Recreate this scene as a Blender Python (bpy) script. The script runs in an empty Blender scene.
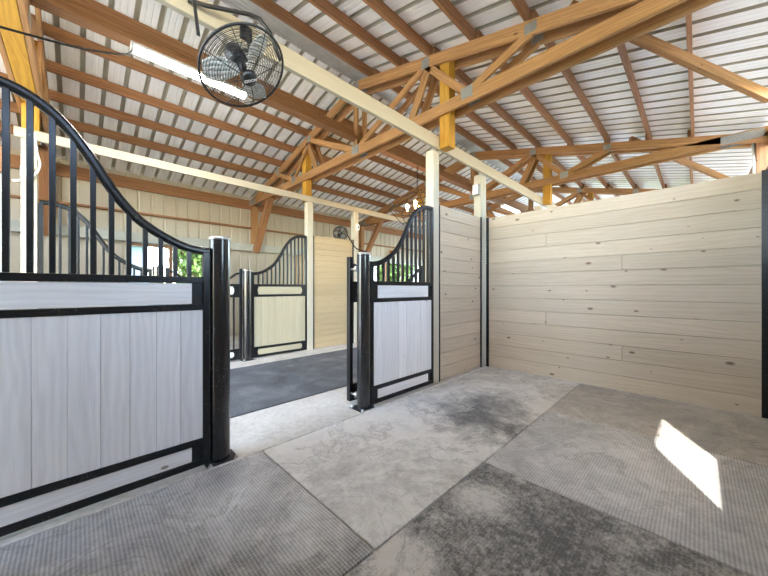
import bpy, bmesh, math, random
from mathutils import Vector, Matrix, Euler
R = random.Random(7)
SC = bpy.context.scene
COL = SC.collection
PI = math.pi

# ------------------------------------------------------------------ helpers
class MB:
    """collects solids with metre UVs (u along the grain) and a per-solid tone"""
    def __init__(s):
        s.v = []; s.f = []; s.uv = []; s.tone = []; s.smooth = []
    def quad(s, pts, uvs=None, tone=.5, smooth=False):
        b = len(s.v); s.v += [tuple(p) for p in pts]; s.f.append(tuple(range(b, b+len(pts))))
        s.uv.append(uvs or [(0, 0)]*len(pts)); s.tone.append(tone); s.smooth.append(smooth)
    def hexa(s, c, axis=0, tone=None):
        """c: 8 corners indexed [i][j][k] -> c[i*4+j*2+k]; axis = grain axis"""
        t = R.random() if tone is None else tone
        ou, ov = R.uniform(0, 40), R.uniform(0, 40)
        c = [Vector(p) for p in c]
        L = [(c[4]-c[0]).length, (c[2]-c[0]).length, (c[1]-c[0]).length]
        b = len(s.v); s.v += [tuple(p) for p in c]
        fs = [(0, 1, 3, 2), (4, 6, 7, 5), (0, 4, 5, 1), (2, 3, 7, 6), (0, 2, 6, 4), (1, 5, 7, 3)]
        oth = [a for a in (0, 1, 2) if a != axis]
        for n, f in enumerate(fs):
            fa = n//2
            uvs = []
            for q in f:
                ijk = (q >> 2 & 1, q >> 1 & 1, q & 1)
                co = [ijk[a]*L[a] for a in (0, 1, 2)]
                if fa == axis:
                    u, w = co[oth[0]]*.3, co[oth[1]]
                else:
                    o = [a for a in oth if a != fa][0]
                    u, w = co[axis], co[o] + (.31 if n % 2 else 0) + fa*.77
                uvs.append((u+ou, w+ov))
            s.f.append(tuple(b+q for q in f)); s.uv.append(uvs); s.tone.append(t); s.smooth.append(False)
    def box(s, x0, x1, y0, y1, z0, z1, axis=None, tone=None):
        if axis is None:
            d = (x1-x0, y1-y0, z1-z0); axis = d.index(max(d))
        s.hexa([(x, y, z) for x in (x0, x1) for y in (y0, y1) for z in (z0, z1)], axis, tone)
        return s
    def bar(s, p0, p1, side, w, h, tone=None):
        """rectangular bar from p0 to p1; side = direction of w; h across both"""
        p0, p1, side = Vector(p0), Vector(p1), Vector(side).normalized()
        d = (p1-p0).normalized(); up = d.cross(side).normalized(); side = up.cross(d).normalized()
        cs = [p + side*a + up*b for p in (p0, p1) for a in (-w/2, w/2) for b in (-h/2, h/2)]
        s.hexa(cs, 0, tone); return s
    def tube(s, pts, r, n=8, cap=True, closed=False, smooth=True):
        pts = [Vector(p) for p in pts]; m = len(pts); rings = []
        t0 = None; up = None
        for i in range(m):
            if closed: t = pts[(i+1) % m]-pts[i-1]
            else: t = pts[min(i+1, m-1)]-pts[max(i-1, 0)]
            t.normalize()
            if up is None:
                up = Vector((0, 0, 1)) if abs(t.z) < .9 else Vector((1, 0, 0))
            a = t.cross(up); a.normalize(); up = a.cross(t); up.normalize()
            rr = r[i] if isinstance(r, (list, tuple)) else r
            rings.append([pts[i]+a*math.cos(2*PI*k/n)*rr+up*math.sin(2*PI*k/n)*rr for k in range(n)])
        b = len(s.v)
        for g in rings: s.v += [tuple(p) for p in g]
        tn = R.random()
        rng = range(m if closed else m-1)
        for i in rng:
            j = (i+1) % m
            for k in range(n):
                l = (k+1) % n
                s.f.append((b+i*n+k, b+i*n+l, b+j*n+l, b+j*n+k)); s.uv.append([(i*.1, k*.02), (i*.1, l*.02), (j*.1, l*.02), (j*.1, k*.02)])
                s.tone.append(tn); s.smooth.append(smooth)
        if cap and not closed:
            for q, rev in ((0, False), (m-1, True)):
                f = [b+q*n+k for k in range(n)]
                s.f.append(tuple(f if not rev else f[::-1])); s.uv.append([(0, 0)]*n); s.tone.append(tn); s.smooth.append(False)
        return s
    def lathe(s, prof, n=24, M=None, smooth=True):
        """prof: (r, z) list, around local Z; M places it"""
        M = M or Matrix(); b = len(s.v); m = len(prof)
        for r, z in prof:
            for k in range(n):
                s.v.append(tuple(M @ Vector((r*math.cos(2*PI*k/n), r*math.sin(2*PI*k/n), z))))
        for i in range(m-1):
            for k in range(n):
                l = (k+1) % n
                s.f.append((b+i*n+k, b+i*n+l, b+(i+1)*n+l, b+(i+1)*n+k)); s.uv.append([(0, 0)]*4); s.tone.append(.5); s.smooth.append(smooth)
        return s
    def build(s, name, mat, parent=None, bevel=0, loc=None):
        me = bpy.data.meshes.new(name); me.from_pydata(s.v, [], s.f)
        uvl = me.uv_layers.new(name='UVMap')
        flat = [c for f in s.uv for p in f for c in p]
        uvl.data.foreach_set('uv', flat)
        at = me.attributes.new('tone', 'FLOAT', 'FACE'); at.data.foreach_set('value', s.tone)
        me.polygons.foreach_set('use_smooth', s.smooth)
        me.materials.append(mat)
        bm = bmesh.new(); bm.from_mesh(me); bmesh.ops.recalc_face_normals(bm, faces=bm.faces); bm.to_mesh(me); bm.free()
        o = bpy.data.objects.new(name, me); COL.objects.link(o)
        if parent: o.parent = parent
        if loc: o.location = loc
        if bevel:
            m = o.modifiers.new('edge', 'BEVEL'); m.width = bevel; m.segments = 2; m.limit_method = 'ANGLE'
        return o

def tag(o, label=None, cat=None, group=None, kind=None):
    if label: o['label'] = label
    if cat: o['category'] = cat
    if group: o['group'] = group
    if kind: o['kind'] = kind
    return o
def thing(name, label, cat, loc=(0, 0, 0), rz=0, group=None):
    o = bpy.data.objects.new(name, None); COL.objects.link(o)
    o.location = loc; o.rotation_euler = (0, 0, rz); o.empty_display_size = .1
    return tag(o, label, cat, group)
def structure(o, label=None):
    o['kind'] = 'structure'
    if label: o['label'] = label
    return o
def bx(name, mat, parent, *a, bevel=0, axis=None, tone=None):
    return MB().box(*a, axis=axis, tone=tone).build(name, mat, parent, bevel)
def copy_tree(o, parent=None):
    c = o.copy(); COL.objects.link(c)
    if parent: c.parent = parent
    for ch in list(o.children): copy_tree(ch, c)
    return c

# ------------------------------------------------------------------ materials
class NT:
    def __init__(s, name):
        s.m = bpy.data.materials.new(name); s.m.use_nodes = True
        s.t = s.m.node_tree; s.b = s.t.nodes['Principled BSDF']
    def n(s, typ, **k):
        d = s.t.nodes.new(typ)
        for a, v in k.items():
            if a.startswith('i_'):
                key = a[2:].replace('_', ' ')
                d.inputs[key].default_value = v
            else: setattr(d, a, v)
        return d
    def l(s, a, b): s.t.links.new(a, b)
    def ramp(s, fac, stops, interp='LINEAR'):
        r = s.t.nodes.new('ShaderNodeValToRGB'); r.color_ramp.interpolation = interp
        e = r.color_ramp.elements
        while len(e) < len(stops): e.new(.5)
        for q, (p, c) in zip(e, stops):
            q.position = p; q.color = (c, c, c, 1) if isinstance(c, (int, float)) else (*c, 1)
        s.l(fac, r.inputs[0]); return r.outputs[0]
    def mix(s, fac, a, b, mode='MIX'):
        m = s.t.nodes.new('ShaderNodeMix'); m.data_type = 'RGBA'; m.blend_type = mode; m.clamp_factor = True
        for sock, v in ((m.inputs[0], fac), (m.inputs[6], a), (m.inputs[7], b)):
            if isinstance(v, (int, float)): sock.default_value = v
            elif isinstance(v, tuple): sock.default_value = (*v, 1)
            else: s.l(v, sock)
        return m.outputs[2]
    def math(s, op, a, b=None, c=None):
        m = s.t.nodes.new('ShaderNodeMath'); m.operation = op
        for i, v in enumerate((a, b, c)):
            if v is None: continue
            if isinstance(v, (int, float)): m.inputs[i].default_value = v
            else: s.l(v, m.inputs[i])
        return m.outputs[0]
    def noise(s, vec, scale, detail=4, rough=.55, dist=0):
        d = s.n('ShaderNodeTexNoise'); d.inputs['Scale'].default_value = scale; d.inputs['Detail'].default_value = detail
        d.inputs['Roughness'].default_value = rough; d.inputs['Distortion'].default_value = dist
        if vec is not None: s.l(vec, d.inputs['Vector'])
        return d.outputs['Fac']
    def mapping(s, vec, scale=(1, 1, 1), loc=(0, 0, 0), rot=(0, 0, 0)):
        d = s.n('ShaderNodeMapping'); d.inputs['Scale'].default_value = scale; d.inputs['Location'].default_value = loc; d.inputs['Rotation'].default_value = rot
        s.l(vec, d.inputs['Vector']); return d.outputs[0]
    def bump(s, h, strength=.3, dist=.01):
        d = s.n('ShaderNodeBump'); d.inputs['Strength'].default_value = strength; d.inputs['Distance'].default_value = dist
        s.l(h, d.inputs['Height']); s.l(d.outputs[0], s.b.inputs['Normal'])
    def coord(s, k='Object'): return s.n('ShaderNodeTexCoord').outputs[k]
    def set(s, **k):
        for a, v in k.items():
            sock = s.b.inputs[a.replace('_', ' ')]
            if hasattr(v, 'links') or isinstance(v, bpy.types.NodeSocket): s.l(v, sock)
            elif isinstance(v, tuple): sock.default_value = (*v, 1)
            else: sock.default_value = v
        return s.m

def wood(name, light, dark, knot=(.1, .045, .02), knots=1.0, knot_scale=2.2, tonevar=.25, grain=.55, rough=.62, stain=None, mott=None):
    t = NT(name); uv = t.coord('UV')
    warp = t.noise(t.mapping(uv, (.9, 5, 1)), 1.0, 3)
    g1 = t.noise(t.mapping(uv, (1.1, 26, 1)), 1.0, 5, .6, .6)
    g2 = t.noise(t.mapping(uv, (5, 170, 1)), 1.0, 3, .6)
    # cathedral grain: bands of a warped cross coordinate
    sep = t.n('ShaderNodeSeparateXYZ'); t.l(uv, sep.inputs[0])
    band = t.math('SINE', t.math('ADD', t.math('MULTIPLY', sep.outputs[1], 150.0), t.math('MULTIPLY', warp, 34.0)))
    band = t.math('MULTIPLY', t.math('ADD', band, 1.0), .5)
    f = t.math('ADD', t.math('MULTIPLY', g1, .52), t.math('ADD', t.math('MULTIPLY', g2, .34), t.math('MULTIPLY', band, .14)))
    fac = t.ramp(f, [(.36, 0.0), (.66, 1.0)])
    c = t.mix(t.math('MULTIPLY', fac, grain), light, dark)
    at = t.n('ShaderNodeAttribute'); at.attribute_name = 'tone'
    tn = t.math('ADD', t.math('MULTIPLY', at.outputs['Fac'], tonevar), 1.0-tonevar/2)
    comb = t.n('ShaderNodeCombineColor')
    for i in range(3): t.l(tn, comb.inputs[i])
    c = t.mix(1.0, c, comb.outputs[0], 'MULTIPLY')
    if stain:
        big = t.noise(t.mapping(uv, (.7, 2.5, 1)), 1.6, 4, .6)
        c = t.mix(t.math('MULTIPLY', t.ramp(big, [(.45, 0.0), (.75, 1.0)]), .6), c, stain)
    if knots:
        v = t.n('ShaderNodeTexVoronoi'); v.voronoi_dimensions = '2D'; v.inputs['Scale'].default_value = 1.0; v.inputs['Randomness'].default_value = 1.0
        t.l(t.mapping(uv, (knot_scale, knot_scale*1.9, 1)), v.inputs['Vector'])
        # only some cells carry a knot; its size varies with the cell
        cs = t.n('ShaderNodeSeparateColor'); t.l(v.outputs['Color'], cs.inputs[0])
        size = t.math('MULTIPLY', t.math('SUBTRACT', cs.outputs[0], 1.0-.55*knots), .115*max(.3, knot_scale/2.2))
        d = t.math('ADD', v.outputs['Distance'], t.math('MULTIPLY', t.math('SUBTRACT', g1, .5), .05))
        core = t.math('LESS_THAN', d, size)
        halo = t.math('MULTIPLY', t.math('LESS_THAN', d, t.math('MULTIPLY', size, 1.5)), .3)
        c = t.mix(t.math('MAXIMUM', t.math('MULTIPLY', core, .85), halo), c, knot)
    t.bump(f, .12, .004)
    return t.set(Base_Color=c, Roughness=rough)

M = {}
M['truss'] = wood('truss_pine', (.53, .29, .115), (.26, .11, .036), (.15, .055, .02), .8, 2.5, .36, .75, stain=(.37, .17, .06))
M['purlin'] = wood('purlin_pine', (.37, .185, .08), (.175, .07, .026), (.10, .035, .015), .7, 2.2, .34, .8, stain=(.29, .125, .048))
M['yellow'] = wood('treated_post', (.62, .34, .04), (.38, .17, .015), (.22, .09, .02), .6, 3, .2, .7)
M['cream'] = wood('cream_painted', (.56, .51, .40), (.47, .42, .31), (.40, .30, .17), .45, 1.6, .08, .5)
M['white_plank'] = wood('whitewashed_plank', (.585, .49, .365), (.42, .33, .22), (.13, .075, .035), .9, 2.6, .22, .6, stain=(.53, .455, .345))
M['pine_plank'] = wood('pale_pine_plank', (.53, .41, .235), (.41, .295, .15), (.2, .11, .045), .5, 2.6, .14, .45)
M['grey_board'] = wood('white_stained_board', (.90, .885, .85), (.74, .72, .685), (.22, .15, .09), .6, 2.0, .12, .75)
M['straw_board'] = wood('straw_board', (.50, .455, .32), (.40, .345, .22), (.3, .2, .1), .4, 2.2, .14, .5)

def steel(name, col=(.008, .009, .010), rough=.3, dust=.5):
    t = NT(name); o = t.coord('Object')
    n = t.noise(o, 160, 2); n2 = t.noise(o, 9, 3)
    sp = t.ramp(t.math('ADD', n, t.math('MULTIPLY', n2, .35)), [(.86, 0.0), (.9, 1.0)])
    c = t.mix(t.math('MULTIPLY', sp, dust), col, (.33, .32, .30))
    return t.set(Base_Color=c, Roughness=rough, Specular_IOR_Level=.38, Coat_Weight=.08, Coat_Roughness=.12)
M['steel'] = steel('black_powder_coat')
M['steel_dusty'] = steel('black_dusty_steel', (.012, .012, .013), .22, .7)
M['steel_dusty'].node_tree.nodes['Principled BSDF'].inputs['Coat Weight'].default_value = .7

def flat(name, col, rough=.5, metal=0.0, var=.12, scale=6.0, **k):
    t = NT(name); n = t.noise(t.coord('Object'), scale, 4)
    d = tuple(x*(1-var) for x in col); u = tuple(min(1, x*(1+var)) for x in col)
    return t.set(Base_Color=t.ramp(n, [(.3, d), (.7, u)]), Roughness=rough, Metallic=metal, **k)
M['plate'] = flat('galvanised_plate', (.36, .36, .34), .45, .6, .2, 60)
M['bolt'] = flat('zinc_bolt', (.62, .61, .58), .3, .9)
M['white_plastic'] = flat('white_plastic', (.78, .78, .75), .4, 0, .04)
M['fan_black'] = flat('fan_black', (.016, .016, .018), .35, 0, .1)
M['fan_wire'] = flat('fan_wire', (.03, .03, .03), .4, .2, .1)
M['fan_blade'] = flat('fan_blade', (.66, .65, .62), .35, .3, .05)
M['cable'] = flat('black_cable', (.012, .012, .012), .8, Specular_IOR_Level=.1)
M['amber'] = flat('amber_plastic', (.75, .27, .02), .35)
M['white_paint'] = flat('white_paint', (.80, .80, .79), .4, 0, .04)
M['lantern_wire'] = flat('dark_wire', (.02, .018, .015), .5)  # plain black wire colour of the lantern

def sheet(name, col, streak, rough=.42, amount=.35):
    t = NT(name); o = t.coord('Object')
    n = t.noise(t.mapping(o, (.9, .9, .9)), 2.2, 5, .6); f = t.noise(t.mapping(o, (14, 2, 14)), 1.5, 3)
    a = t.math('MULTIPLY', t.ramp(t.math('ADD', t.math('MULTIPLY', n, .65), t.math('MULTIPLY', f, .35)), [(.44, 0.0), (.66, 1.0)]), amount)
    return t.set(Base_Color=t.mix(a, col, streak), Roughness=rough)
M['roof'] = sheet('roof_sheet', (.90, .895, .87), (.76, .73, .65), .38, .4)
def shaded_ribs(m, col):
    """darker rib colour stands in for the shade inside the ribs"""
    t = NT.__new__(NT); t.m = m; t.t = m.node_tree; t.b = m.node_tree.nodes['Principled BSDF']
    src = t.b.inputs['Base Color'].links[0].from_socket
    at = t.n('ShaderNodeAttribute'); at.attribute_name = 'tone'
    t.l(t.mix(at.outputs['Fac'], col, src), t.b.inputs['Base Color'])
shaded_ribs(M['roof'], (.47, .435, .34))  # shade of the recessed ribs put into their colour
M['cladding'] = sheet('beige_cladding', (.52, .47, .37), (.45, .40, .30), .45, .4)
M['ridge'] = flat('ridge_sheet', (.52, .52, .50), .35, .5, .15, 5)
M['ledge'] = flat('ledge_paint', (.44, .45, .40), .5, 0, .1, 4)
M['tack_panel'] = flat('tack_panel', (.38, .41, .355), .5, 0, .05, 3)

def concrete(name):
    t = NT(name); o = t.coord('Object')
    a = t.noise(o, 1.7, 6, .62, .4); b = t.noise(o, 22, 5, .6); c = t.noise(o, 5, 4, .6, 1.0)
    col = t.ramp(t.math('ADD', t.math('MULTIPLY', a, .6), t.math('MULTIPLY', b, .4)), [(.34, (.42, .385, .335)), (.5, (.57, .54, .48)), (.64, (.68, .655, .60))])
    col = t.mix(t.math('MULTIPLY', t.ramp(c, [(.6, 0.0), (.72, 1.0)]), .5), col, (.36, .29, .21))
    t.bump(b, .25, .004)
    return t.set(Base_Color=col, Roughness=.85)
M['concrete'] = concrete('pale_concrete')

def mat_rubber(name, lo, hi, darkc=(.10, .10, .098), dustc=(.58, .56, .52), speck=.5, rib=.6, axis=0, seed=0.0, blobs=()):
    """rubber stall mat: small raised studs in a square grid, sandy dust lying over them in drifts and tide marks"""
    t = NT(name); o = t.coord('Object'); p = t.mapping(o, loc=(seed, seed*1.7, 0))
    big = t.noise(p, 1.5, 6, .6, 1.1)
    mid = t.noise(p, 7, 6, .7, .6)
    fine = t.noise(p, 90, 3, .7)
    grit = t.noise(p, 38, 4, .75)
    sx = t.n('ShaderNodeSeparateXYZ'); t.l(o, sx.inputs[0])
    k = 2*PI/.0155
    s1 = t.math('SINE', t.math('MULTIPLY', sx.outputs[axis], k)); s2 = t.math('SINE', t.math('MULTIPLY', sx.outputs[1-axis], k))
    stud = t.math('ADD', t.math('MULTIPLY', s1, .6), t.math('MULTIPLY', s2, .25))
    cover = t.math('ADD', t.math('ADD', t.math('MULTIPLY', big, .9), t.math('MULTIPLY', mid, .45)), t.math('MULTIPLY', t.math('SUBTRACT', grit, .5), speck))
    for (bxx, byy, rr, amt) in blobs:
        dd = t.n('ShaderNodeVectorMath', operation='DISTANCE'); t.l(o, dd.inputs[0]); dd.inputs[1].default_value = (bxx, byy, .014)
        q = t.math('ADD', t.math('DIVIDE', dd.outputs['Value'], rr), t.math('MULTIPLY', t.math('SUBTRACT', mid, .5), 1.1))
        cover = t.math('ADD', cover, t.math('MULTIPLY', t.ramp(q, [(.25, 1.0), (1.15, 0.0)]), amt))
    d = t.ramp(cover, [(lo, 0.0), (hi, 1.0)])
    ribv = t.math('MULTIPLY', stud, rib*.26)
    d = t.math('ADD', d, ribv)
    dn = t.n('ShaderNodeClamp'); t.l(d, dn.inputs[0]); d = dn.outputs[0]
    ring = t.math('ADD', t.ramp(t.math('ABSOLUTE', t.math('SUBTRACT', big, .53)), [(.0, 1.0), (.012, 0.0)]), t.ramp(t.math('ABSOLUTE', t.math('SUBTRACT', big, .46)), [(.0, .6), (.008, 0.0)]))
    base = t.mix(fine, darkc, tuple(min(1, x*1.9) for x in darkc))
    dc = t.mix(mid, tuple(x*.78 for x in dustc), tuple(min(1, x*1.18) for x in dustc))
    col = t.mix(d, base, dc)
    col = t.mix(t.math('MULTIPLY', t.math('MULTIPLY', ring, grit), .95), col, (.20, .185, .16))
    dots = t.ramp(grit, [(.66, 0.0), (.72, 1.0)])
    col = t.mix(t.math('MULTIPLY', dots, .6), col, (.12, .11, .10))
    t.bump(t.math('ADD', stud, t.math('MULTIPLY', fine, .6)), .4, .003)
    return t.set(Base_Color=col, Roughness=.8)

def emit(name, col, st):
    t = NT(name); return t.set(Base_Color=col, Emission_Color=col, Emission_Strength=st)
M['tube'] = emit('led_tube', (1.0, .97, .90), 28)
M['bulb'] = emit('amber_bulb', (1.0, .55, .16), 30)

# ------------------------------------------------------------------ dimensions
RIDGE_Y, RIDGE_Z, SLOPE = 3.90, 4.70, .25          # underside of the roof sheet
YN, YF = -.75, 8.30                                 # long outside walls
XW, XE = -4.1, 14.4
TRUSS_X = [-.50, 3.20, 6.90, 10.60]
def roof_z(y): return RIDGE_Z - SLOPE*abs(y-RIDGE_Y)
def chord_z(y): return roof_z(y) - .145

# ------------------------------------------------------------------ ground, floor, mats
t = NT('grass_ground'); n = t.noise(t.coord('Object'), 3, 6)
M['grass'] = t.set(Base_Color=t.ramp(n, [(.3, (.10, .16, .035)), (.7, (.30, .34, .10))]), Roughness=.9)
structure(bx('ground', M['grass'], None, -60, 80, -40, 90, -.5, -.17))
M['gravel'] = flat('bounce_gravel', (.62, .59, .53), .9, 0, .2, 30)  # pale ground added to bounce sunlight onto the roof underside
structure(bx('ground_bounce', M['gravel'], None, -14, 24, -9, 13.5, -.30, -.161), 'pale gravel added around the barn to bounce light upward')
structure(bx('floor', M['concrete'], None, XW, XE, YN-.1, YF+.1, -.16, 0))

mats = []
def mat_thing(x0, x1, y0, y1, mat, label, cat='rubber mat', name='stall_mat', h=.014, group=None):
    g = .005
    o = MB().box(x0+g, x1-g, y0+g, y1-g, .0005, h).build(name, mat, None, .004)
    tag(o, label, cat, group)
MR = [mat_rubber('stall_rubber_a', .30, 1.15, seed=3.1, rib=1.0, axis=0, speck=.4, dustc=(.70, .685, .66), blobs=((.45, 1.25, .35, -.15), (.62, 1.85, .30, .22), (.85, 1.08, .25, -.2))),
      mat_rubber('stall_rubber_b', .14, .76, seed=11.0, rib=.22, axis=1, speck=.55, dustc=(.69, .67, .63), blobs=((2.66, 1.36, .62, -.42), (1.15, 1.12, .3, .1))),
      mat_rubber('stall_rubber_c', .57, 1.10, seed=5.7, rib=.25, axis=1, speck=.95, darkc=(.07, .07, .068), blobs=((1.62, .86, .22, .35), (1.02, .92, .2, .4))),
      mat_rubber('stall_rubber_d', .22, 1.10, seed=8.3, rib=.85, axis=1, speck=.35, dustc=(.68, .675, .66), blobs=((2.2, .55, .5, .1),)),
      mat_rubber('stall_rubber_e', .16, 1.0, seed=1.3, rib=.35, axis=1, speck=.45, dustc=(.60, .555, .49)),
      mat_rubber('stall_rubber_f', .46, 1.0, seed=14.3, rib=.3, speck=.6),
      mat_rubber('stall_rubber_g', .14, .78, seed=21.0, rib=.15, axis=1, speck=.55, dustc=(.68, .65, .60), blobs=((2.95, 1.50, .5, -.38),))]
Y1, Y2 = 1.03, 2.245
mat_thing(-.55, .961, Y1, Y2, MR[0], 'ribbed grey rubber mat on the floor below the nearest stall panel')
mat_thing(.961, 2.80, Y1, Y2, MR[1], 'pale sand-dusted rubber mat in front of the open stall gateway')
mat_thing(2.80, 4.48, Y1, Y2, MR[6], 'pale dusty rubber mat in the far corner where the two plank walls meet')
mat_thing(-.55, .77, -.72, Y1, MR[5], 'dark rubber mat under the viewer beside the near outside wall')
mat_thing(.77, 1.985, -.72, Y1, MR[2], 'dark speckled rubber mat at the bottom centre of the picture')
mat_thing(1.985, 3.27, -.72, Y1, MR[3], 'ribbed blue-grey rubber mat crossed by the edge of the sun patch')
mat_thing(3.27, 4.48, -.72, Y1, MR[4], 'brownish dusty rubber mat along the foot of the wide plank wall')

M['lip'] = flat('pale_mortar', (.66, .64, .59), .85, 0, .25, 25)
structure(bx('trim_2', M['lip'], None, -.55, 4.36, Y2+.002, Y2+.016, .0005, .017, bevel=.004), 'pale mortar lip along the edge of the stall mats')
t = NT('aisle_paver'); o = t.coord('Object'); a = t.noise(o, 2.2, 5, .6, .5); b = t.noise(o, 60, 3)
ac = t.ramp(t.math('ADD', t.math('MULTIPLY', a, .7), t.math('MULTIPLY', b, .3)), [(.36, (.045, .05, .056)), (.52, (.10, .107, .115)), (.68, (.20, .205, .21))])
t.bump(b, .2, .003); M['aisle'] = t.set(Base_Color=ac, Roughness=.7)
ax = [-3.9, -1.6, .20, 2.10, 3.93, 5.76, 7.6, 9.4, 11.2]
names = ['past the left edge of the stall', 'at the left end of the row', 'between the two black gateposts', 'in front of the pale pine plank wall', 'just beyond the hinged-back door', 'near the hanging lantern', 'sixth along the aisle', 'last along the aisle']
for i in range(8):
    mat_thing(ax[i], ax[i+1], 3.03, 4.86, M['aisle'], 'charcoal rubber aisle mat '+names[i], 'aisle mat', 'aisle_mat', .012)

# ------------------------------------------------------------------ roof sheets
def ribbed(mb, p0, du, dv, nlen, vlen, nrm, pitch=.229, rib=.045, bw=.056, tw=.046, phase=0.0, minor=True):
    """corrugated sheet: ribs run along dv, repeat along du; ribs stand out along nrm"""
    p0, du, dv, nrm = Vector(p0), Vector(du), Vector(dv), Vector(nrm)
    prof = [(0.0, 0.0)]
    u = phase
    while u < nlen:
        q = [(u-bw/2, 0), (u-tw/2, rib), (u+tw/2, rib), (u+bw/2, 0)]
        if minor:
            for f in (.36, .64):
                c = u+pitch*f; q += [(c-.012, 0), (c-.004, .003), (c+.004, .003), (c+.012, 0)]
        for a in q:
            if prof[-1][0] < a[0] < nlen: prof.append(a)
        u += pitch
    prof.append((nlen, 0.0))
    for (a, ha), (b, hb) in zip(prof, prof[1:]):
        A, B = p0+du*a+nrm*ha, p0+du*b+nrm*hb
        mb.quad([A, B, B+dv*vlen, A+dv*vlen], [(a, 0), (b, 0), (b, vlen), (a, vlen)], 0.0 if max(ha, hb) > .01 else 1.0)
def thicken(o, t=.0012, off=1.0):
    m = o.modifiers.new('gauge', 'SOLIDIFY'); m.thickness = t; m.offset = off
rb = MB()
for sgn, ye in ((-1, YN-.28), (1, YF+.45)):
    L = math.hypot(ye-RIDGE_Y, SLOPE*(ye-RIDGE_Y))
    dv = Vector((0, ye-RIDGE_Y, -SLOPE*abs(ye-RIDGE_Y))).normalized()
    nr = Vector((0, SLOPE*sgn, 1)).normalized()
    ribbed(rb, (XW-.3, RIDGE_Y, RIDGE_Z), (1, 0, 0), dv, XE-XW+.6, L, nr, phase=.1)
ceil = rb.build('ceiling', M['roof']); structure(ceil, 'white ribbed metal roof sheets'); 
rc = MB()
for k in range(5):
    y = RIDGE_Y-.11+k*.055
    rc.tube([(XW, y, RIDGE_Z-.028), (XE, y, RIDGE_Z-.028)], .011, 6)
rc.box(XW, XE, RIDGE_Y-.15, RIDGE_Y+.15, RIDGE_Z-.035, RIDGE_Z-.028)
rc.build('ridge_closure', M['ridge'], ceil)

# purlins: one timber per bay and row
near_rows = [3.50, 2.90, 2.37, 1.76, 1.15, .56, .04]
far_rows = [4.12, 4.76, 5.33, 5.90, 6.45, 7.00, 7.56]
ordn = ['first', 'second', 'third', 'fourth', 'fifth', 'sixth', 'lowest']
bays = [(XW, TRUSS_X[0]+.16, 'left of the first truss'), (TRUSS_X[0]+.06, TRUSS_X[1]+.16, 'between the first and second truss'),
        (TRUSS_X[1]+.06, TRUSS_X[2]+.16, 'between the second and third truss'), (TRUSS_X[2]+.06, TRUSS_X[3]+.16, 'between the third and fourth truss'),
        (TRUSS_X[3]+.06, XE, 'beyond the fourth truss')]
for rows, slope in ((near_rows, 'near'), (far_rows, 'far')):
    for r, y in enumerate(rows):
        for bi, (a, b, where) in enumerate(bays):
            yy = y + (.042 if bi % 2 else 0)
            z1 = roof_z(yy + (.04 if slope == 'far' else 0)) - .002
            if slope == 'near': z1 = roof_z(yy) - .002
            o = MB().box(a, b, yy, yy+.038, z1-.139, z1, axis=0).build('roof_purlin', M['purlin'], None, .003)
            tag(o, f'{ordn[r]} brown purlin below the ridge, {slope} slope, {where}', 'purlin', f'purlins on the {slope} roof slope')

# ------------------------------------------------------------------ trusses
def make_truss(x0, label):
    T = thing('roof_truss', label, 'truss', (x0, RIDGE_Y, 0), 0, 'twin timber roof trusses')
    def P(y, z, x=0): return Vector((x, y-RIDGE_Y, z))
    yb = [-.77, 8.36]
    for dx in (.019, .199):
        bm = MB()
        for a, b in ((yb[0], 3.3), (3.3, yb[1])):
            bm.bar(P(a, 3.42, dx), P(b, 3.42, dx), (1, 0, 0), .038, .14)
        bm.build('bottom_chord', M['truss'], T, .003)
        for s in (-1, 1):
            e = yb[0] if s < 0 else yb[1]
            c = .07*math.sqrt(1+SLOPE*SLOPE)
            MB().bar(P(e, chord_z(e)-c, dx), P(RIDGE_Y, chord_z(RIDGE_Y)-c, dx), (1, 0, 0), .038, .14).build('top_chord', M['truss'], T, .003)
        # webs
        def web(y0, z0, y1, z1, h=.089):
            MB().bar(P(y0, z0, dx), P(y1, z1, dx), (1, 0, 0), .036, h).build('web', M['truss'], T, .003)
        bt = 3.48
        for s in (1, -1):
            f = lambda y: RIDGE_Y + s*(RIDGE_Y-y)
            tz = lambda y: chord_z(y)-.12
            web(f(1.17), tz(1.17), f(1.86), bt)
            web(f(1.90), bt, f(2.47), tz(2.47))
            web(f(2.50), tz(2.50), f(3.82), bt)
            web(f(2.42), tz(2.45), f(2.72), bt, .11)
        web(RIDGE_Y, bt, RIDGE_Y, chord_z(RIDGE_Y)-.1)
        # toothed plates on both faces of each member
        for fx in (dx-.0205, dx+.0205):
            for (y, z, w, h) in ((1.88, 3.47, .15, .13), (2.48, chord_z(2.48)-.09, .12, .13), (1.17, chord_z(1.17)-.08, .12, .10), (RIDGE_Y, 3.45, .18, .14), (RIDGE_Y, chord_z(RIDGE_Y)-.1, .16, .15),
                                 (2*RIDGE_Y-1.88, 3.47, .15, .13), (2*RIDGE_Y-2.48, chord_z(2.48)-.09, .12, .13), (2*RIDGE_Y-1.17, chord_z(1.17)-.08, .12, .10), (-.45, 3.415, .42, .12), (8.07, 3.415, .42, .12)):
                c = P(y, z, fx)
                MB().box(c.x-.001, c.x+.001, c.y-w/2, c.y+w/2, c.z-h/2, c.z+h/2).build('gusset_plate', M['plate'], T)
    # post stubs held between the two members
    for y0, z0 in ((2.145, 2.955), (5.50, 2.95)):
        MB().box(.040, .178, y0-RIDGE_Y, y0+.14-RIDGE_Y, z0, chord_z(y0)-.02).build('post_stub', M['yellow'], T, .004)
    return T
tl = ['twin timber roof truss right above the nearest stall panel at the left edge', 'large twin timber roof truss crossing the middle of the ceiling',
      'twin timber roof truss behind the wide plank wall, second across the ceiling', 'small distant twin timber roof truss farthest from the stall']
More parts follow.
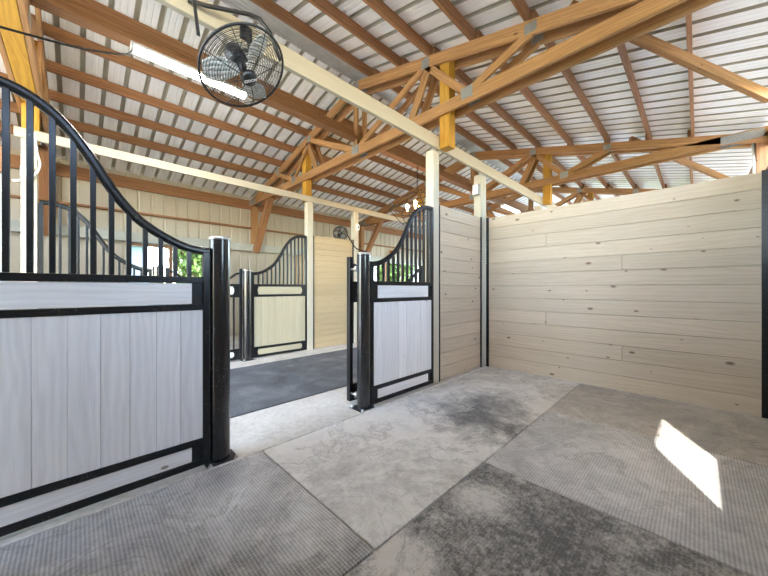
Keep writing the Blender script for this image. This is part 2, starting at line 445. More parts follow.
for i, x in enumerate(TRUSS_X):
    T = make_truss(x, tl[i])
    if i == 0:
        MB().box(.042, .176, 2.4-RIDGE_Y, 5.45-RIDGE_Y, 3.352, 3.49).build('spacer_block', M['yellow'], T, .004)

# lengthwise brace beam along the truss centres
for a, b, lab in ((XW, TRUSS_X[1]+.1, 'long brown brace beam under the ridge carrying the lit tube lamp'), (TRUSS_X[1]+.1, XE, 'long brown brace beam under the ridge past the middle truss')):
    T = thing('brace_beam', lab, 'beam', (a, RIDGE_Y, 3.65))
    bx('board', M['purlin'], T, 0, b-a, .022, .060, .0, .14, bevel=.003)
    bx('flat_board', M['purlin'], T, 0, b-a, -.05, .09, -.040, -.002, bevel=.003)
for i in (1, 2):
    x = TRUSS_X[i]
    p0, p1 = (x+.11, .85, chord_z(.85)+.07), (x+1.80, -.51, 3.14)
    o = MB().bar(p0, p1, (0, 0, 1), .10, .055).build('diagonal_brace', M['truss'], None, .003)
    tag(o, ['', 'long slanting timber brace from the middle truss down to the top right', 'short slanting timber brace below the second truss above the plank wall'][i], 'brace')

# ------------------------------------------------------------------ outside walls
def wall_sheet(mb, x0, x1, z0, z1, y, sgn):
    ribbed(mb, (x0, y, z0), (1, 0, 0), (0, 0, 1), x1-x0, z1-z0, (0, sgn, 0), phase=(.229-(x0 % .229)) % .229, rib=.014, bw=.05, tw=.024, minor=False)
def long_wall(name, y, sgn, openings, label, zt=None, xs=XW, xe=XE):
    mb = MB(); zt = zt or roof_z(y)+.04
    for (a, b, z0, z1) in sorted(openings):
        wall_sheet(mb, xs, a, -.1, zt, y, sgn)
        if z0 > 0: wall_sheet(mb, a, b, -.1, z0, y, sgn)
        wall_sheet(mb, a, b, z1, zt, y, sgn); xs = b
    wall_sheet(mb, xs, xe, -.1, zt, y, sgn)
    o = mb.build(name, M['cladding']); structure(o, label); return o
FO = [(.72, 2.24, 1.22, 2.14), (7.35, 11.0, 1.22, 2.30)]
wf = long_wall('wall_far', YF, 1, FO, 'beige ribbed metal long wall behind the opposite stalls')
NO = [(-1.9, -.62, 1.22, 2.12), (1.125, 1.84, 1.625, 2.43), (5.6, 7.2, 1.2, 2.3), (8.4, 10.2, 1.2, 2.3)]  # first opening is out of view, added as a daylight source
wn = long_wall('wall_near', YN, -1, NO[:2], 'beige ribbed metal long wall behind the viewer', 2.84, XW, 4.3)  # stops below the header; open band added to let sky light in
long_wall('wall_near_east', YN, -1, NO[2:], 'beige ribbed metal long wall beyond the wide plank wall', 2.84, 4.3, XE)  # same open band above, added to brighten the roof here
for n_, (o_, y_) in enumerate([(q, YF) for q in FO] + [(q, YN) for q in NO]):
    a, b, z0, z1 = o_
    W = thing('window_%d' % (n_+1), 'open barn window framed in brown timber', None, ((a+b)/2, y_, z0)); W['kind'] = 'structure'
    w = (b-a)/2; h = z1-z0; yi = -.05 if y_ > 0 else .0; yo = yi+.05
    f = MB(); e = .045
    f.box(-w, -w+e, yi, yo, 0, h); f.box(w-e, w, yi, yo, 0, h); f.box(-w+e, w-e, yi, yo, 0, e); f.box(-w+e, w-e, yi, yo, h-e, h)
    if b-a > 1.0:
        k = int((b-a)/.75)
        for q in range(1, k): f.box(-w+2*w*q/k-.03, -w+2*w*q/k+.03, yi, yo, e, h-e)
    if n_ != 3: f.build('window_frame', M['purlin'], W)
    else:
        yo = yi+.008; f = MB(); f.box(-w-.05, -w, yi, yo, -.05, h+.05); f.box(w, w+.05, yi, yo, -.05, h+.05); f.box(-w, w, yi, yo, -.05, 0); f.box(-w, w, yi, yo, h, h+.05); f.build('window_frame', M['purlin'], W)
# horizontal timbers on the long walls
def girt(x0, x1, y0, y1, z0, z1, lab, cat='girt', mat='purlin'):
    tag(MB().box(x0, x1, y0, y1, z0, z1).build('wall_girt', M[mat], None, .003), lab, cat)
girt(XW, XE, YF-.06, YF-.02, 3.27, 3.50, 'brown header board under the far eave of the roof', 'header')
girt(XW, XE, YF-.10, YF-.02, 2.76, 2.80, 'thin brown wall girt across the upper far metal wall')
girt(XW, XE, YN+.02, YN+.06, 3.22, 3.44, 'brown header board under the near eave of the roof', 'header')
girt(XW, XE, YN+.02, YN+.10, 2.80, 2.84, 'thin brown wall girt on the near metal wall')
o = MB().box(XW, XE, YF-.16, YF-.02, 2.17, 2.36).build('trim_1', M['ledge'], None, .006); structure(o, 'grey-green ledge along the far metal wall')
# columns and knee braces at the truss ends
for i, x in enumerate(TRUSS_X):
    w = ['by the left edge', 'left of the opposite plank wall', 'behind the right stall grille', 'at the far right end'][i]
    o = MB().box(x+.04, x+.18, YF-.17, YF-.02, 2.362, 3.348).build('wall_column', M['truss'], None, .004); tag(o, 'brown timber column on the far metal wall '+w, 'column', 'columns on the far wall')
    o = MB().bar((x+.109, YF-.215, 2.16), (x+.109, YF-1.08, 3.42), (1, 0, 0), .139, .13).build('knee_brace', M['purlin'], None, .004); tag(o, 'slanting brown knee brace on the far metal wall '+w, 'brace', 'knee braces on the far wall')
    if i:
        o = MB().box(x+.04, x+.18, YN+.022, YN+.162, 0, 3.348).build('wall_column', M['purlin'], None, .004)
        tag(o, 'dark timber column on the near outside wall at truss '+['', 'behind the right-hand end of the plank wall', 'showing above the right end of the plank wall', 'of the most distant bay'][i], 'column', 'columns on the near wall')
# end wall
mb = MB()
def end_sheet(y0, y1, z0, z1): ribbed(mb, (XE, y0, z0), (0, 1, 0), (0, 0, 1), y1-y0, z1-z0, (1, 0, 0), rib=.014, bw=.05, tw=.024, minor=False)
end_sheet(YN, 2.3, -.1, 2.4); end_sheet(5.4, YF, -.1, 2.4)
mbw = mb; mb = MB(); ribbed(mb, (XW, 5.4, -.1), (0, 1, 0), (0, 0, 1), YF-5.4, 3.72, (-1, 0, 0), rib=.014, bw=.05, tw=.024, minor=False)  # partial end wall, out of view, added to cut light from the open end
structure(mb.build('wall_light_block', M['cladding']), 'beige metal sheet added past the left edge to cut light'); mb = mbw
structure(mb.build('wall_end', M['cladding']), 'beige metal end wall beyond the aisle')

# ------------------------------------------------------------------ plank walls of the stalls
def planks_x(name, mat, x0, x1, y0, y1, z0, z1, ph, joints=()):
    mb = MB(); z = z0; i = 0
    while z < z1-.02:
        h = min(ph, z1-z)
        js = [x0]+([joints[i % len(joints)]] if joints and joints[i % len(joints)] else [])+[x1]
        for a, b in zip(js, js[1:]):
            j = R.uniform(-.0012, .0012)
            mb.box(a+.0008, b-.0008, y0+j, y1+j, z+.003, z+h-.003, axis=0)
        z += ph; i += 1
    mb.box(x0+.002, x1-.002, y0+.011, y1-.011, z0+.002, z1-.002, axis=0, tone=0)
    return mb.build(name, mat, None, .003)
def planks_y(name, mat, x0, x1, y0, y1, z0, z1, ph, joints=()):
    mb = MB(); z = z0; i = 0
    while z < z1-.02:
        h = min(ph, z1-z)
        js = [y0]+([joints[i % len(joints)]] if joints and joints[i % len(joints)] else [])+[y1]
        for a, b in zip(js, js[1:]):
            j = R.uniform(-.0012, .0012)
            mb.box(x0+j, x1+j, a+.0008, b-.0008, z+.003, z+h-.003, axis=1)
        z += ph; i += 1
    mb.box(x0+.011, x1-.011, y0+.002, y1-.002, z0+.002, z1-.002, axis=1, tone=0)
    return mb.build(name, mat, None, .003)
PH = .1755
wb = planks_y('wall_back', M['white_plank'], 4.495, 4.535, -.425, 2.262, .012, .012+13*PH-.012, PH, (None, None, .62, None, 1.44, None))
structure(wb, 'wide whitewashed horizontal plank wall at the back of the stall')
for ya, yb in ((2.255, 2.30), (-.455, -.412)):
    c = MB().box(4.488, 4.492, ya, yb, .0, 2.29); c.box(4.538, 4.542, ya, yb, .0, 2.29); c.box(4.488, 4.542, (yb-.004 if ya > 0 else ya), (yb if ya > 0 else ya+.004), 0, 2.29)
    c.build('end_channel', M['steel'], wb)
wfr = planks_x('wall_front', M['white_plank'], 3.325, 4.375, 2.335, 2.372, .012, .012+13*PH-.012, PH)
structure(wfr, 'short whitewashed plank wall between the grille panel and the corner')
for xa, xb in ((4.365, 4.40),):
    c = MB().box(xa, xb, 2.322, 2.328, 0, 2.29); c.box(xa, xb, 2.376, 2.382, 0, 2.29); c.box(xb-.004, xb, 2.322, 2.382, 0, 2.29); c.build('end_channel', M['steel'], wfr)
bx('end_strip', M['steel'], wfr, 3.3105, 3.322, 2.333, 2.374, 0, 2.27)
wo = planks_x('wall_opposite', M['pine_plank'], 3.325, 4.30, 5.335, 5.372, .012, 2.215, .116)
structure(wo, 'pale pine plank wall across the aisle')
bx('end_strip', M['steel'], wo, 3.3005, 3.322, 5.322, 5.385, 0, 2.22)
bx('top_cap', M['pine_plank'], wo, 3.325, 4.30, 5.33, 5.378, 2.216, 2.25)
bx('end_channel', M['steel'], wo, 4.303, 4.325, 5.322, 5.385, 0, 2.27)
wp = planks_y('wall_partition', M['pine_plank'], 4.37, 4.41, 5.50, YF-.2, .012, 2.14, .178); structure(wp, 'plank partition between the opposite stalls')
wl = planks_y('wall_left', M['white_plank'], -.60, -.56, -.70, 2.26, .012, 2.28, PH); structure(wl, 'plank wall on the left side of the stall')
# tack-room front beyond the left panel
mb = MB(); ribbed(mb, (-3.4, 5.34, 0), (1, 0, 0), (0, 0, 1), 2.86, 2.46, (0, -1, 0), pitch=.30, rib=.006, bw=.03, tw=.016, minor=False)
structure(mb.build('wall_tack', M['tack_panel']), 'pale green-white metal panel wall across the aisle at far left')
girt(-3.4, -.55, 5.30, 5.44, 2.47, 2.75, 'dark timber header above the pale panel wall at far left', 'header')

# ------------------------------------------------------------------ timber posts and beams
def post(x0, x1, y0, y1, z1, lab):
    tag(MB().box(x0, x1, y0, y1, 0, z1, axis=2).build('timber_post', M['cream'], None, .005), lab, 'post', 'cream painted posts')
post(3.185, 3.308, 2.34, 2.46, 2.955, 'cream painted post between the right grille panel and the plank wall')
post(4.402, 4.57, 2.34, 2.46, 2.955, 'cream painted post in the corner of the two plank walls')
post(-.56, -.43, 2.34, 2.46, 2.955, 'cream painted post behind the high end of the nearest grille panel')
post(6.95, 7.08, 2.34, 2.46, 2.955, 'cream painted post of the next stall behind the corner')
post(3.17, 3.295, 5.31, 5.43, 2.888, 'slim cream post at the left end of the pale pine wall')
post(4.328, 4.45, 5.31, 5.43, 2.888, 'slim cream post at the right end of the pale pine wall')
post(-.45, -.325, 5.31, 5.43, 2.888, 'cream post carrying the white junction box at far left')
post(6.95, 7.08, 5.31, 5.43, 2.888, 'cream post across the aisle behind the right grille')
o = MB()
for a, b in ((XW, 3.25), (3.25, 8.2), (8.2, XE)): o.box(a+.001, b-.001, 2.29, 2.332, 2.957, 3.115, axis=0)
tag(o.build('header_beam', M['cream'], None, .004), 'broad cream beam running overhead behind the fan', 'beam')
o = MB()
for a, b in ((-.50, 3.23), (3.23, 8.0), (8.0, XE)): o.box(a+.001, b-.001, 5.30, 5.345, 2.89, 2.998, axis=0)
tag(o.build('header_beam', M['cream'], None, .004), 'narrow cream beam across the far side of the aisle', 'beam')

# ------------------------------------------------------------------ black steel stall fronts
CURVE = [(0, 1.452), (.06, 1.455), (.13, 1.468), (.2, 1.495), (.3, 1.552), (.4, 1.632), (.5, 1.765), (.6, 1.94), (.68, 2.055), (.75, 2.125), (.83, 2.172), (.9, 2.192), (1.0, 2.20), (1.05, 2.20)]
def curve_z(u):
    for (a, za), (b, zb) in zip(CURVE, CURVE[1:]):
        if a <= u <= b:
            return za+(zb-za)*(u-a)/(b-a)
    return CURVE[-1][1]
def smooth_curve(n=44):
    # Catmull-Rom through the control heights
    out = []; P = CURVE
    for i in range(len(P)-1):
        p0, p1, p2, p3 = P[max(i-1, 0)], P[i], P[i+1], P[min(i+2, len(P)-1)]
        for k in range(4):
            t = k/4
            f = lambda a, b, c, d: .5*((2*b)+(-a+c)*t+(2*a-5*b+4*c-d)*t*t+(-a+3*b-3*c+d)*t**3)
            out.append((f(p0[0], p1[0], p2[0], p3[0]), f(p0[1], p1[1], p2[1], p3[1])))
    out.append(P[-1]); return out
def rounded_board(mb, u0, u1, z0, z1, y0, y1, rnd):
    if not rnd: mb.box(u0, u1, y0, y1, z0, z1, axis=0); return
    r = (z1-z0)*.42; pts = []
    for cx, cz, a0 in ((u1-r, z0+r, -90), (u1-r, z1-r, 0), (u0+r, z1-r, 90), (u0+r, z0+r, 180)):
        for k in range(5):
            a = math.radians(a0+k*22.5); pts.append((cx+r*math.cos(a), cz+r*math.sin(a)))
    tn = R.random()
    for y, rev in ((y0, 0), (y1, 1)):
        q = [(p[0], y, p[1]) for p in pts]
        mb.quad(q[::-1] if rev else q, [(p[0], p[1]) for p in (pts[::-1] if rev else pts)], tn)
    for a, b in zip(pts, pts[1:]+pts[:1]): mb.quad([(a[0], y0, a[1]), (b[0], y0, b[1]), (b[0], y1, b[1]), (a[0], y1, a[1])], None, tn)
def stall_panel(x_low, y, s, board, infill, lab, rnd=False):
    """x_low: X of the low end; s: +1 rises towards +X, -1 towards -X"""
    T = thing('stall_front_panel', lab, 'stall panel', (x_low, y, 0), 0, 'curved stall front panels')
    W = 1.06; mir = lambda mb: ([setattr(mb, 'v', [(p[0]*s, p[1], p[2]) for p in mb.v])], mb)[1]
    def B(name, mat, *a, bevel=.003, axis=None):
        mir(MB().box(*a, axis=axis)).build(name, mat, T, bevel)
    d = .021
    B('stile', M['steel'], 0, .040, -d, d, .018, 1.46)
    B('stile', M['steel'], W-.040, W, -d, d, .018, 2.19)
    for z0, z1 in ((.018, .058), (.158, .200), (1.058, 1.098), (1.236, 1.278)):
        B('rail', M['steel'], .040, W-.040, -d, d, z0, z1)
    for z0, z1 in ((.058, .158), (1.098, 1.236)):
        mb = MB(); rounded_board(mb, .105, W-.105, z0+.003, z1-.003, -.012, .012, rnd); mir(mb).build('infill_board', infill, T)
        for a in (.040, W-.115): B('slot_plate', M['steel'], a, a+.075, -.006, .006, z0, z1, bevel=0)
    mb = MB(); u = .041; k = 0
    while u < W-.045:
        w = min(.127, W-.041-u); mb.box(u+.0009, u+w-.0009, -.015+R.uniform(-.001, .001), .015, .201, 1.057, axis=2); u += .127
    mb.box(.045, W-.045, -.006, .006, .202, 1.056, axis=2, tone=0)
    mir(mb).build('board_panel', board, T, .002)
    sc = smooth_curve()
    up = Vector((0, 1, 0)); mb = MB()
    hw, hh = .021, .021
    rings = []
    for i, (u_, z_) in enumerate(sc):
        a = sc[max(i-1, 0)]; b = sc[min(i+1, len(sc)-1)]
        t = Vector((b[0]-a[0], 0, b[1]-a[1])).normalized(); nn = Vector((-t.z, 0, t.x))
        c = Vector((u_, 0, z_))
        rings.append([c+nn*(math.sin(q)*.027)+up*(math.cos(q)*.024) for q in [2*PI*(m+.5)/12 for m in range(12)]])
    for a, b in zip(rings, rings[1:]):
        for m in range(12):
            n_ = (m+1) % 12
            mb.quad([a[m], a[n_], b[n_], b[m]], None, .5, True)
    mb.quad(rings[0], None, .5); mb.quad(rings[-1][::-1], None, .5)
    mir(mb).build('curved_top_rail', M['steel'], T)
    u = .118
    while u < W-.06:
        B('bar', M['steel'], u-.0125, u+.0125, -.0125, .0125, 1.279, curve_z(u)-.018, bevel=.003); u += .0767
    return T
stall_panel(.640, 2.35, -1, M['grey_board'], M['grey_board'], 'nearest black stall panel with white vertical boards at the left')
stall_panel(2.118, 2.35, 1, M['grey_board'], M['grey_board'], 'black stall panel with white boards just right of the open gateway')
stall_panel(2.108, 5.345, 1, M['straw_board'], M['straw_board'], 'distant black stall panel with straw boards beside the pale pine wall', True)
stall_panel(.740, 5.345, -1, M['straw_board'], M['straw_board'], 'distant black stall panel seen through the nearest grille at left', True)

def gate_post(x, y, lab, h=1.56):
    T = thing('gate_post', lab, 'gatepost', (x, y, 0), 0, 'round black steel gateposts')
    r = .066
    MB().lathe([(r, .012), (r, h-.022)], 28).build('pipe', M['steel_dusty'], T)
    MB().lathe([(r-.002, h-.023), (r+.003, h-.022), (r+.003, h-.006), (r-.004, h), (0, h+.002)], 28).build('cap', M['bolt'], T)
    bx('base_plate', M['steel'], T, -.10, .10, -.10, .10, .0005, .012, bevel=.002)
    for a in (-1, 1):
        for b in (-1, 1):
            MB().lathe([(.0, .030), (.008, .030), (.012, .022), (.012, .013), (.018, .013), (.018, .010)], 8, Matrix.Translation((a*.083, b*.083, 0)), False).build('anchor_bolt', M['bolt'], T)
    return T
gate_post(.712, 2.362, 'tall round black gatepost at the end of the nearest stall panel')
gate_post(2.046, 2.362, 'round black gatepost at the right side of the open gateway')
gate_post(2.036, 5.345, 'distant round black gatepost left of the straw-boarded panel', 1.52)
gate_post(.810, 5.345, 'distant round black gatepost seen between the nearest grille bars', 1.52)

def stall_door(hx, y, s, w, lab, board, bars_low=True):
    """hinge at hx, leaf runs along s*X"""
    T = thing('stall_door', lab, 'stall door', (hx, y, 0), 0, 'yoke-topped stall doors')
    mir = lambda mb: ([setattr(mb, 'v', [(p[0]*s, p[1], p[2]) for p in mb.v])], mb)[1]
    B = lambda name, mat, *a, bevel=.003: mir(MB().box(*a)).build(name, mat, T, bevel)
    d = .021
    B('stile', M['steel'], 0, .044, -d, .03, .03, 1.53); B('stile', M['steel'], w-.044, w, -d, d, .03, 1.50)
    for z0, z1 in ((.03, .07), (.165, .207), (1.055, 1.098), (1.236, 1.276)): B('rail', M['steel'], .044, w-.044, -d, d, z0, z1)
    for z0, z1 in ((.07, .165), (1.098, 1.236)):
        mb = MB(); rounded_board(mb, .13, w-.13, z0+.003, z1-.003, -.012, .012, True); mir(mb).build('infill_board', board, T)
        for a in (.044, w-.14): B('slot_plate', M['steel'], a, a+.096, -.006, .006, z0, z1, bevel=0)
    k = int((w-.1)/.085)
    for i in range(1, k):
        u = .044+(w-.088)*i/k
        B('bar', M['steel'], u-.011, u+.011, -.011, .011, .207, 1.055)
    pts = [(.022, 0, 1.46), (.10, 0, 1.44), (.20, 0, 1.36), (.30, 0, 1.29), (.38, 0, 1.265), (w-.38, 0, 1.265), (w-.30, 0, 1.29), (w-.20, 0, 1.36), (w-.10, 0, 1.44), (w-.022, 0, 1.46)]
    mir(MB().tube(pts, .019, 8)).build('yoke_rail', M['steel'], T)
    mb = MB(); mb.tube([(w*.5-.1, -.03, 1.17), (w*.5+.1, -.03, 1.17)], .008, 6); mb.box(w*.5-.03, w*.5+.03, -.03, -.014, 1.14, 1.20)
    mir(mb).build('latch', M['bolt'], T)
    return T
D = stall_door(2.005, 2.555, 1, 1.25, 'black stall door swung fully open behind the right grille panel', M['grey_board'])
for z in (.115, 1.40):
    mb = MB().tube([(.02, -.10, z), (.02, -.02, z)], .011, 8); mb.tube([(.02, -.10, z-.03), (.02, -.10, z+.03)], .016, 8); mb.build('hinge', M['bolt'], D)
stall_door(1.955, 5.345, -1, 1.06, 'closed black barred stall door across the aisle, left of the distant gatepost', M['white_paint'])

# ------------------------------------------------------------------ barn fans
def make_fan(lab, C, n, diam, roll=0, group='black barn fans'):
    T = thing('barn_fan', lab, 'fan', C, 0, group)
    n = Vector(n).normalized(); q = n.to_track_quat('Z', 'Y').to_matrix().to_4x4() @ Matrix.Rotation(roll, 4, 'Z')
    T.rotation_mode = 'QUATERNION'; T.rotation_quaternion = q.to_quaternion()
    r = diam/2
    prof = lambda t, s: s*(.075*(1-t*t)+.0)        # dome of each guard half
    for s, nm in ((1, 'front_guard'), (-1, 'rear_guard')):
        mb = MB()
        for k in range(16):
            t = .20+.78*k/15
            mb.tube([(r*t*math.cos(a), r*t*math.sin(a), prof(t, s)) for a in [2*PI*j/40 for j in range(40)]], .0016, 4, closed=True)
        for k in range(8):
            a = 2*PI*(k+.5*(s < 0))/8+.25
            mb.tube([(r*t*math.cos(a), r*t*math.sin(a), prof(t, s)+.002*s) for t in (.15, .35, .6, .8, .93, 1.0)], .0026, 5)
        mb.build(nm, M['fan_wire'], T)
    MB().tube([(r*math.cos(a), r*math.sin(a), 0) for a in [2*PI*j/56 for j in range(56)]], .0075, 8, closed=True).build('rim', M['fan_black'], T)
    MB().lathe([(0, -.17), (.055, -.165), (.06, -.15), (.06, -.06), (.045, -.045), (.02, -.04), (.02, .01)], 20).build('motor', M['fan_black'], T)
    cap = MB().lathe([(0, .098), (.036, .096), (.046, .088), (.05, .076), (.05, .064), (0, .062)], 22).build('hub_cap', M['fan_black'], T)
    cu = bpy.data.curves.new('mark', 'FONT'); cu.body = 'CIOOM'; cu.size = .024; cu.align_x = 'CENTER'; cu.align_y = 'CENTER'; cu.extrude = .0006; cu.offset = .0006
    to = bpy.data.objects.new('mark', cu); COL.objects.link(to)
    me = bpy.data.meshes.new_from_object(to.evaluated_get(bpy.context.evaluated_depsgraph_get())); bpy.data.objects.remove(to)
    me.materials.append(M['white_paint'])
    lo = bpy.data.objects.new('maker_mark', me); COL.objects.link(lo); lo.parent = cap; lo.location = (0, 0, .0985); lo.rotation_euler = (0, 0, -roll+.95)
    for k in range(3):
        a0 = 2*PI*k/3+.9; mb = MB(); rows = []
        for i in range(9):
            t = .12+.80*i/8; wdt = (.35+.62*math.sin(PI*min(1, (i+1.2)/9.0)))*.74
            row = []
            for j in range(6):
                f = j/5-.5; a = a0+f*wdt*1.25+.12*t
                row.append(Vector((r*t*math.cos(a), r*t*math.sin(a), .03*f*2*(1.1-t*.5))))
            rows.append(row)
        for A, Bq in zip(rows, rows[1:]):
            for j in range(5): mb.quad([A[j], A[j+1], Bq[j+1], Bq[j]], None, .5, True)
        o = mb.build('blade', M['fan_blade'], T); thicken(o, .002, 0)
    return T, q
FC = Vector((.752, 2.03, 2.592)); FN = (.263, -.472, -.834)
F1, fq = make_fan('large black wire-guard fan hanging from the broad cream beam', FC, FN, .53, .80)
# hanging yoke and its two straps: parts of the fan, in its own frame
inv = (Matrix.Translation(FC) @ fq).inverted()
def fan_part(name, mb, mat):
    mb.v = [tuple(inv @ Vector(p)) for p in mb.v]; return mb.build(name, M[mat], F1)
fr = F1
fan_part('mount_arm', MB().tube([(.50, 2.275, 3.03), (.60, 2.24, 3.035), (.84, 2.17, 3.085), (.905, 2.15, 3.08), (.955, 2.10, 2.99), (1.005, 2.05, 2.80)], .013, 8), 'fan_black')
fan_part('motor_bracket', MB().tube([FC-Vector(FN).normalized()*.16, (.86, 2.20, 2.86), (.86, 2.268, 3.02)], .012, 8), 'fan_black')
bxm = MB(); bxm.box(.82, .90, 2.27, 2.288, 2.98, 3.08); fan_part('wall_plate', bxm, 'fan_black')
fan_part('hanging_strap', MB().bar((.515, 2.275, 3.12), (.515, 2.20, 2.995), (1, 0, 0), .016, .004), 'white_plastic')
fan_part('strap_hook', MB().bar((.515, 2.20, 2.995), (.51, 2.08, 2.70), (1, 0, 0), .018, .008), 'fan_black')
F2, _ = make_fan('small dark fan perched on top of the pale pine wall', Vector((4.08, 5.48, 2.405)), (-.55, -.82, .12), .31, .1)

# ------------------------------------------------------------------ lights of the barn
def tube_lamp(x0, lab, y=RIDGE_Y+.02, z=3.6095):
    T = thing('tube_lamp', lab, 'tube lamp', (x0, y, z), 0, 'LED tube lamps under the brace beam')
    L = 1.12
    bx('housing', M['white_paint'], T, 0, L, -.06, .06, -.03, 0, bevel=.004)
    for i, dy in enumerate((-.03, .03)):
        MB().tube([(.025, dy, -.048), (L-.025, dy, -.048)], .016, 12).build('lamp_tube', M['tube'], T)
    for a in (0, L-.025): bx('end_cap', M['white_plastic'], T, a, a+.025, -.06, .06, -.068, -.03, bevel=.004)
    return T
tube_lamp(.37, 'lit white tube lamp under the brace beam just behind the big fan')
tube_lamp(8.6, 'lit white tube lamp glimpsed above the corner of the plank walls')
tube_lamp(12.2, 'lit white tube lamp at the far end of the ridge')

# lantern pendant in the aisle
PC = Vector((4.72, RIDGE_Y-.05, 2.72))
T = thing('pendant_lantern', 'black wire cage lantern with amber bulbs hanging over the aisle', 'pendant lamp', PC)
mb = MB(); w, h = .42, .36
def hex_ring(r, z): return [(r*math.cos(PI/3*k+.3), r*math.sin(PI/3*k+.3), z) for k in range(6)]
top, midr, bot = hex_ring(.22, .30), hex_ring(.55, .02), hex_ring(.30, -.26)
for ring in (top, midr, bot):
    for a, b in zip(ring, ring[1:]+ring[:1]): mb.tube([a, b], .007, 6)
for a, b in zip(top, midr): mb.tube([a, b], .007, 6)
for a, b in zip(midr, bot): mb.tube([a, b], .007, 6)
mb.build('wire_cage', M['lantern_wire'], T)
mb = MB()
for a in top[::2]: mb.tube([a, (0, 0, .42)], .006, 6)
mb.build('hanger_rods', M['lantern_wire'], T)
mb = MB()
for k in range(10):
    z = .42+k*.045; a = (k % 2)*PI/2
    mb.tube([(math.cos(t)*.014*math.cos(a), math.cos(t)*.014*math.sin(a), z+.024+math.sin(t)*.028) for t in [2*PI*j/10 for j in range(10)]], .005, 5, closed=True)
mb.build('chain', M['lantern_wire'], T)
MB().lathe([(0, .06), (.03, .05), (.035, 0), (.02, -.03), (0, -.035)], 12).build('socket_hub', M['lantern_wire'], T)
for k in range(4):
    a = PI/2*k+.5; p = Vector((.20*math.cos(a), .20*math.sin(a), 0))
    MB().tube([(0, 0, .0), p*.6+Vector((0, 0, -.03)), p+Vector((0, 0, .0))], .009, 6).build('lamp_arm', M['lantern_wire'], T)
    MB().lathe([(.0, .0), (.014, .002), (.014, .03), (.030, .07), (.034, .10), (.022, .135), (0, .145)], 12, Matrix.Translation(p)).build('bulb', M['bulb'], T)

# ------------------------------------------------------------------ cables, boxes, small things
def cable(name, pts, r, mat, lab, cat='cable', n=6, sub=6):
    P = [Vector(p) for p in pts]; out = []
    for i in range(len(P)-1):
        p0, p1, p2, p3 = P[max(i-1, 0)], P[i], P[i+1], P[min(i+2, len(P)-1)]
        for k in range(sub):
            t = k/sub
            out.append(.5*((2*p1)+(p2-p0)*t+(2*p0-5*p1+4*p2-p3)*t*t+(3*p1-p0-3*p2+p3)*t**3))
    out.append(P[-1])
    return tag(MB().tube(out, r, n).build(name, M[mat], None), lab, cat)
cable('power_cable', [(-.36, 2.75, 2.66), (-.324, 2.9, 2.747), (.016, 3.5, 3.138), (.325, 3.85, 3.44), (.385, 3.92, 3.565)], .008, 'cable', 'thin black cable strung from the left edge to the lit tube lamp')
cable('white_cable', [(-.34, 5.222, 2.95), (-.325, 5.222, 2.75), (-.30, 5.222, 2.6), (-.335, 5.222, 2.48), (-.42, 5.222, 2.40), (-.50, 5.222, 2.37)], .012, 'white_plastic', 'white cable looping down to the junction box at far left')
JB = thing('junction_box', 'white electrical junction box on the cream post at far left', 'junction box', (-.40, 5.31, 2.50))
bx('box', M['white_plastic'], JB, -.05, .05, -.05, 0, -.06, .06, bevel=.004); bx('cover', M['white_paint'], JB, -.04, .04, -.056, -.051, -.05, .05, bevel=.003)
JB = thing('junction_box', 'grey electrical box on the corner post of the plank walls', 'junction box', (4.34, 2.40, 2.72))
bx('box', M['plate'], JB, .0, .0625, -.05, .05, -.08, .08, bevel=.004); bx('cover', M['bolt'], JB, -.006, -.001, -.045, .045, -.07, .07, bevel=.002)
cable('black_cord', [(4.18, 5.36, 2.36), (4.24, 5.28, 2.20), (4.34, 5.27, 2.09), (4.50, 5.27, 2.05), (4.66, 5.28, 2.02), (4.80, 5.33, 1.93)], .012, 'cable', 'black cord sagging from the small fan past the slim cream post', 'cord')
MBX = thing('junction_box', 'small white outlet box on the slim cream post right of the pale pine wall', 'junction box', (4.40, 5.305, 2.55))
bx('box', M['white_plastic'], MBX, -.04, .04, -.045, 0, -.06, .06, bevel=.004); bx('socket', M['fan_black'], MBX, -.016, .016, -.049, -.046, -.03, .03)
OC = thing('orange_can', 'orange and white container standing on the grey-green ledge', 'container', (8.55, 8.21, 2.36))
MB().lathe([(0, 0), (.11, 0), (.115, .02), (.115, .24), (.09, .29), (.06, .30), (0, .30)], 16).build('body', M['amber'], OC)
MB().lathe([(.118, .07), (.118, .19)], 16).build('label_band', M['white_paint'], OC)
cable('white_conduit', [(7.08, -.57, 3.33), (7.03, -.57, 3.20), (6.97, -.57, 3.05), (6.96, -.57, 2.70), (6.96, -.57, 2.3)], .018, 'white_plastic', 'white conduit bending down the dark column at upper right', 'conduit')

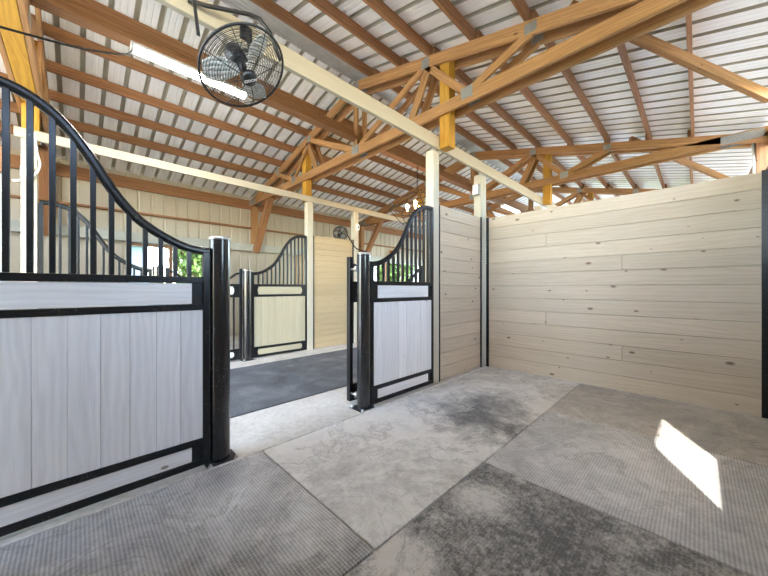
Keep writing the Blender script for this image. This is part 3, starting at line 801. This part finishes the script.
# ------------------------------------------------------------------ outside
t = NT('leaf'); n = t.noise(t.coord('Object'), 2.5, 3)
M['leaf'] = t.set(Base_Color=t.ramp(n, [(.3, (.02, .05, .004)), (.55, (.07, .13, .012)), (.75, (.17, .21, .025))]), Roughness=.6)
M['bark'] = flat('bark', (.16, .10, .06), .9, 0, .3, 8)
def tree(x, y, h, r, lab, leaves=3200):
    T = thing('tree', lab, 'tree', (x, y, -.16), 0, 'trees outside the far wall')
    mb = MB().tube([(0, 0, 0), (.05, 0, h*.3), (0, .05, h*.62)], [.16, .12, .06], 8)
    for k in range(5):
        a = k*1.3; mb.tube([(0, 0, h*(.3+.06*k)), (r*.5*math.cos(a), r*.5*math.sin(a), h*(.45+.08*k))], [.06, .02], 6)
    mb.build('trunk', M['bark'], T)
    mb = MB()
    blobs = [(R.gauss(0, r*.45), R.gauss(0, r*.45), h*R.uniform(.38, .9), r*R.uniform(.35, .55)) for _ in range(14)]
    for _ in range(leaves):
        bx_, by_, bz_, br = R.choice(blobs)
        d = Vector((R.gauss(0, 1), R.gauss(0, 1), R.gauss(0, 1))).normalized()*br*R.uniform(.5, 1)
        c = Vector((bx_, by_, bz_))+d; s = R.uniform(.18, .36)
        e = Euler((R.uniform(0, 6), R.uniform(0, 6), R.uniform(0, 6))).to_matrix()
        mb.quad([c+e @ Vector(q)*s for q in ((-.5, 0, 0), (0, -.3, .06), (.5, 0, 0), (0, .3, .06))])
    mb.build('crown', M['leaf'], T)
tree(3.85, 16.5, 4.4, 1.6, 'leafy green tree seen through the window behind the nearest grille')
tree(6.6, 20.5, 5.2, 1.7, 'second green tree farther right behind the nearest grille window')
tree(15.6, 15.2, 5.0, 1.8, 'bright green tree seen through the grille right of the gateway')
tree(13.0, 19.5, 5.6, 1.8, 'green tree behind the bright one right of the gateway')
def house(x0, x1, y0, y1, h, lab, mat):
    T = thing('outbuilding', lab, 'building', ((x0+x1)/2, (y0+y1)/2, -.16))
    a, b = (x1-x0)/2, (y1-y0)/2
    bx('wall', mat, T, -a, a, -b, b, 0, h)
    mb = MB(); o = .3
    for s in (-1, 1):
        mb.quad([(-a-o, s*(b+o), h-.1), (a+o, s*(b+o), h-.1), (a+o, 0, h+b*.45), (-a-o, 0, h+b*.45)])
    rf = mb.build('roof', M['roof'], T); thicken(rf, .06, -1)
    bx('door', M['plate'], T, -.5, .5, -b-.04, -b-.001, 0, 2.1)
M['off_white'] = flat('off_white_siding', (.50, .50, .49), .6, 0, .04, 2)
M['pale_blue'] = flat('pale_blue_siding', (.17, .245, .30), .6, 0, .04, 2)
house(-4.0, 2.6, 20.0, 26, 3.6, 'pale blue outbuilding seen through the left part of the grille window', M['pale_blue'])
house(18.5, 27, 17, 22, 3.6, 'white outbuilding seen through the grille right of the gateway', M['off_white'])

# ------------------------------------------------------------------ sun, sky, camera
sun = bpy.data.lights.new('sun', 'SUN'); sun.energy = 3.3; sun.angle = math.radians(.53); sun.color = (1, .95, .87)
so = bpy.data.objects.new('sun', sun); COL.objects.link(so)
so.rotation_euler = Vector((.775, .385, -.95)).to_track_quat('-Z', 'Y').to_euler()
w = bpy.data.worlds.new('World'); SC.world = w; w.use_nodes = True; nt = w.node_tree
sky = nt.nodes.new('ShaderNodeTexSky'); sky.sky_type = 'NISHITA'; sky.sun_disc = False; sky.sun_elevation = math.radians(48); sky.sun_rotation = math.radians(-120)
nt.links.new(sky.outputs[0], nt.nodes['Background'].inputs[0]); nt.nodes['Background'].inputs[1].default_value = .8

cam = bpy.data.cameras.new('camera'); co = bpy.data.objects.new('camera', cam); COL.objects.link(co)
co.location = (0, 0, 1.2); co.rotation_euler = (PI/2, 0, math.radians(45.34-90))
cam.sensor_width = 36; cam.lens = 310.35/768*36; cam.shift_y = .57/768; cam.clip_start = .02
SC.camera = co
SC.view_settings.view_transform = 'Standard'; SC.view_settings.look = 'None'; SC.view_settings.gamma = 1
SC.view_settings.use_curve_mapping = False
SC.view_settings.exposure = 1.95
SC.cycles.use_denoising = True
SC.cycles.caustics_reflective = False; SC.cycles.caustics_refractive = False
SC.cycles.max_bounces = 12; SC.cycles.diffuse_bounces = 8
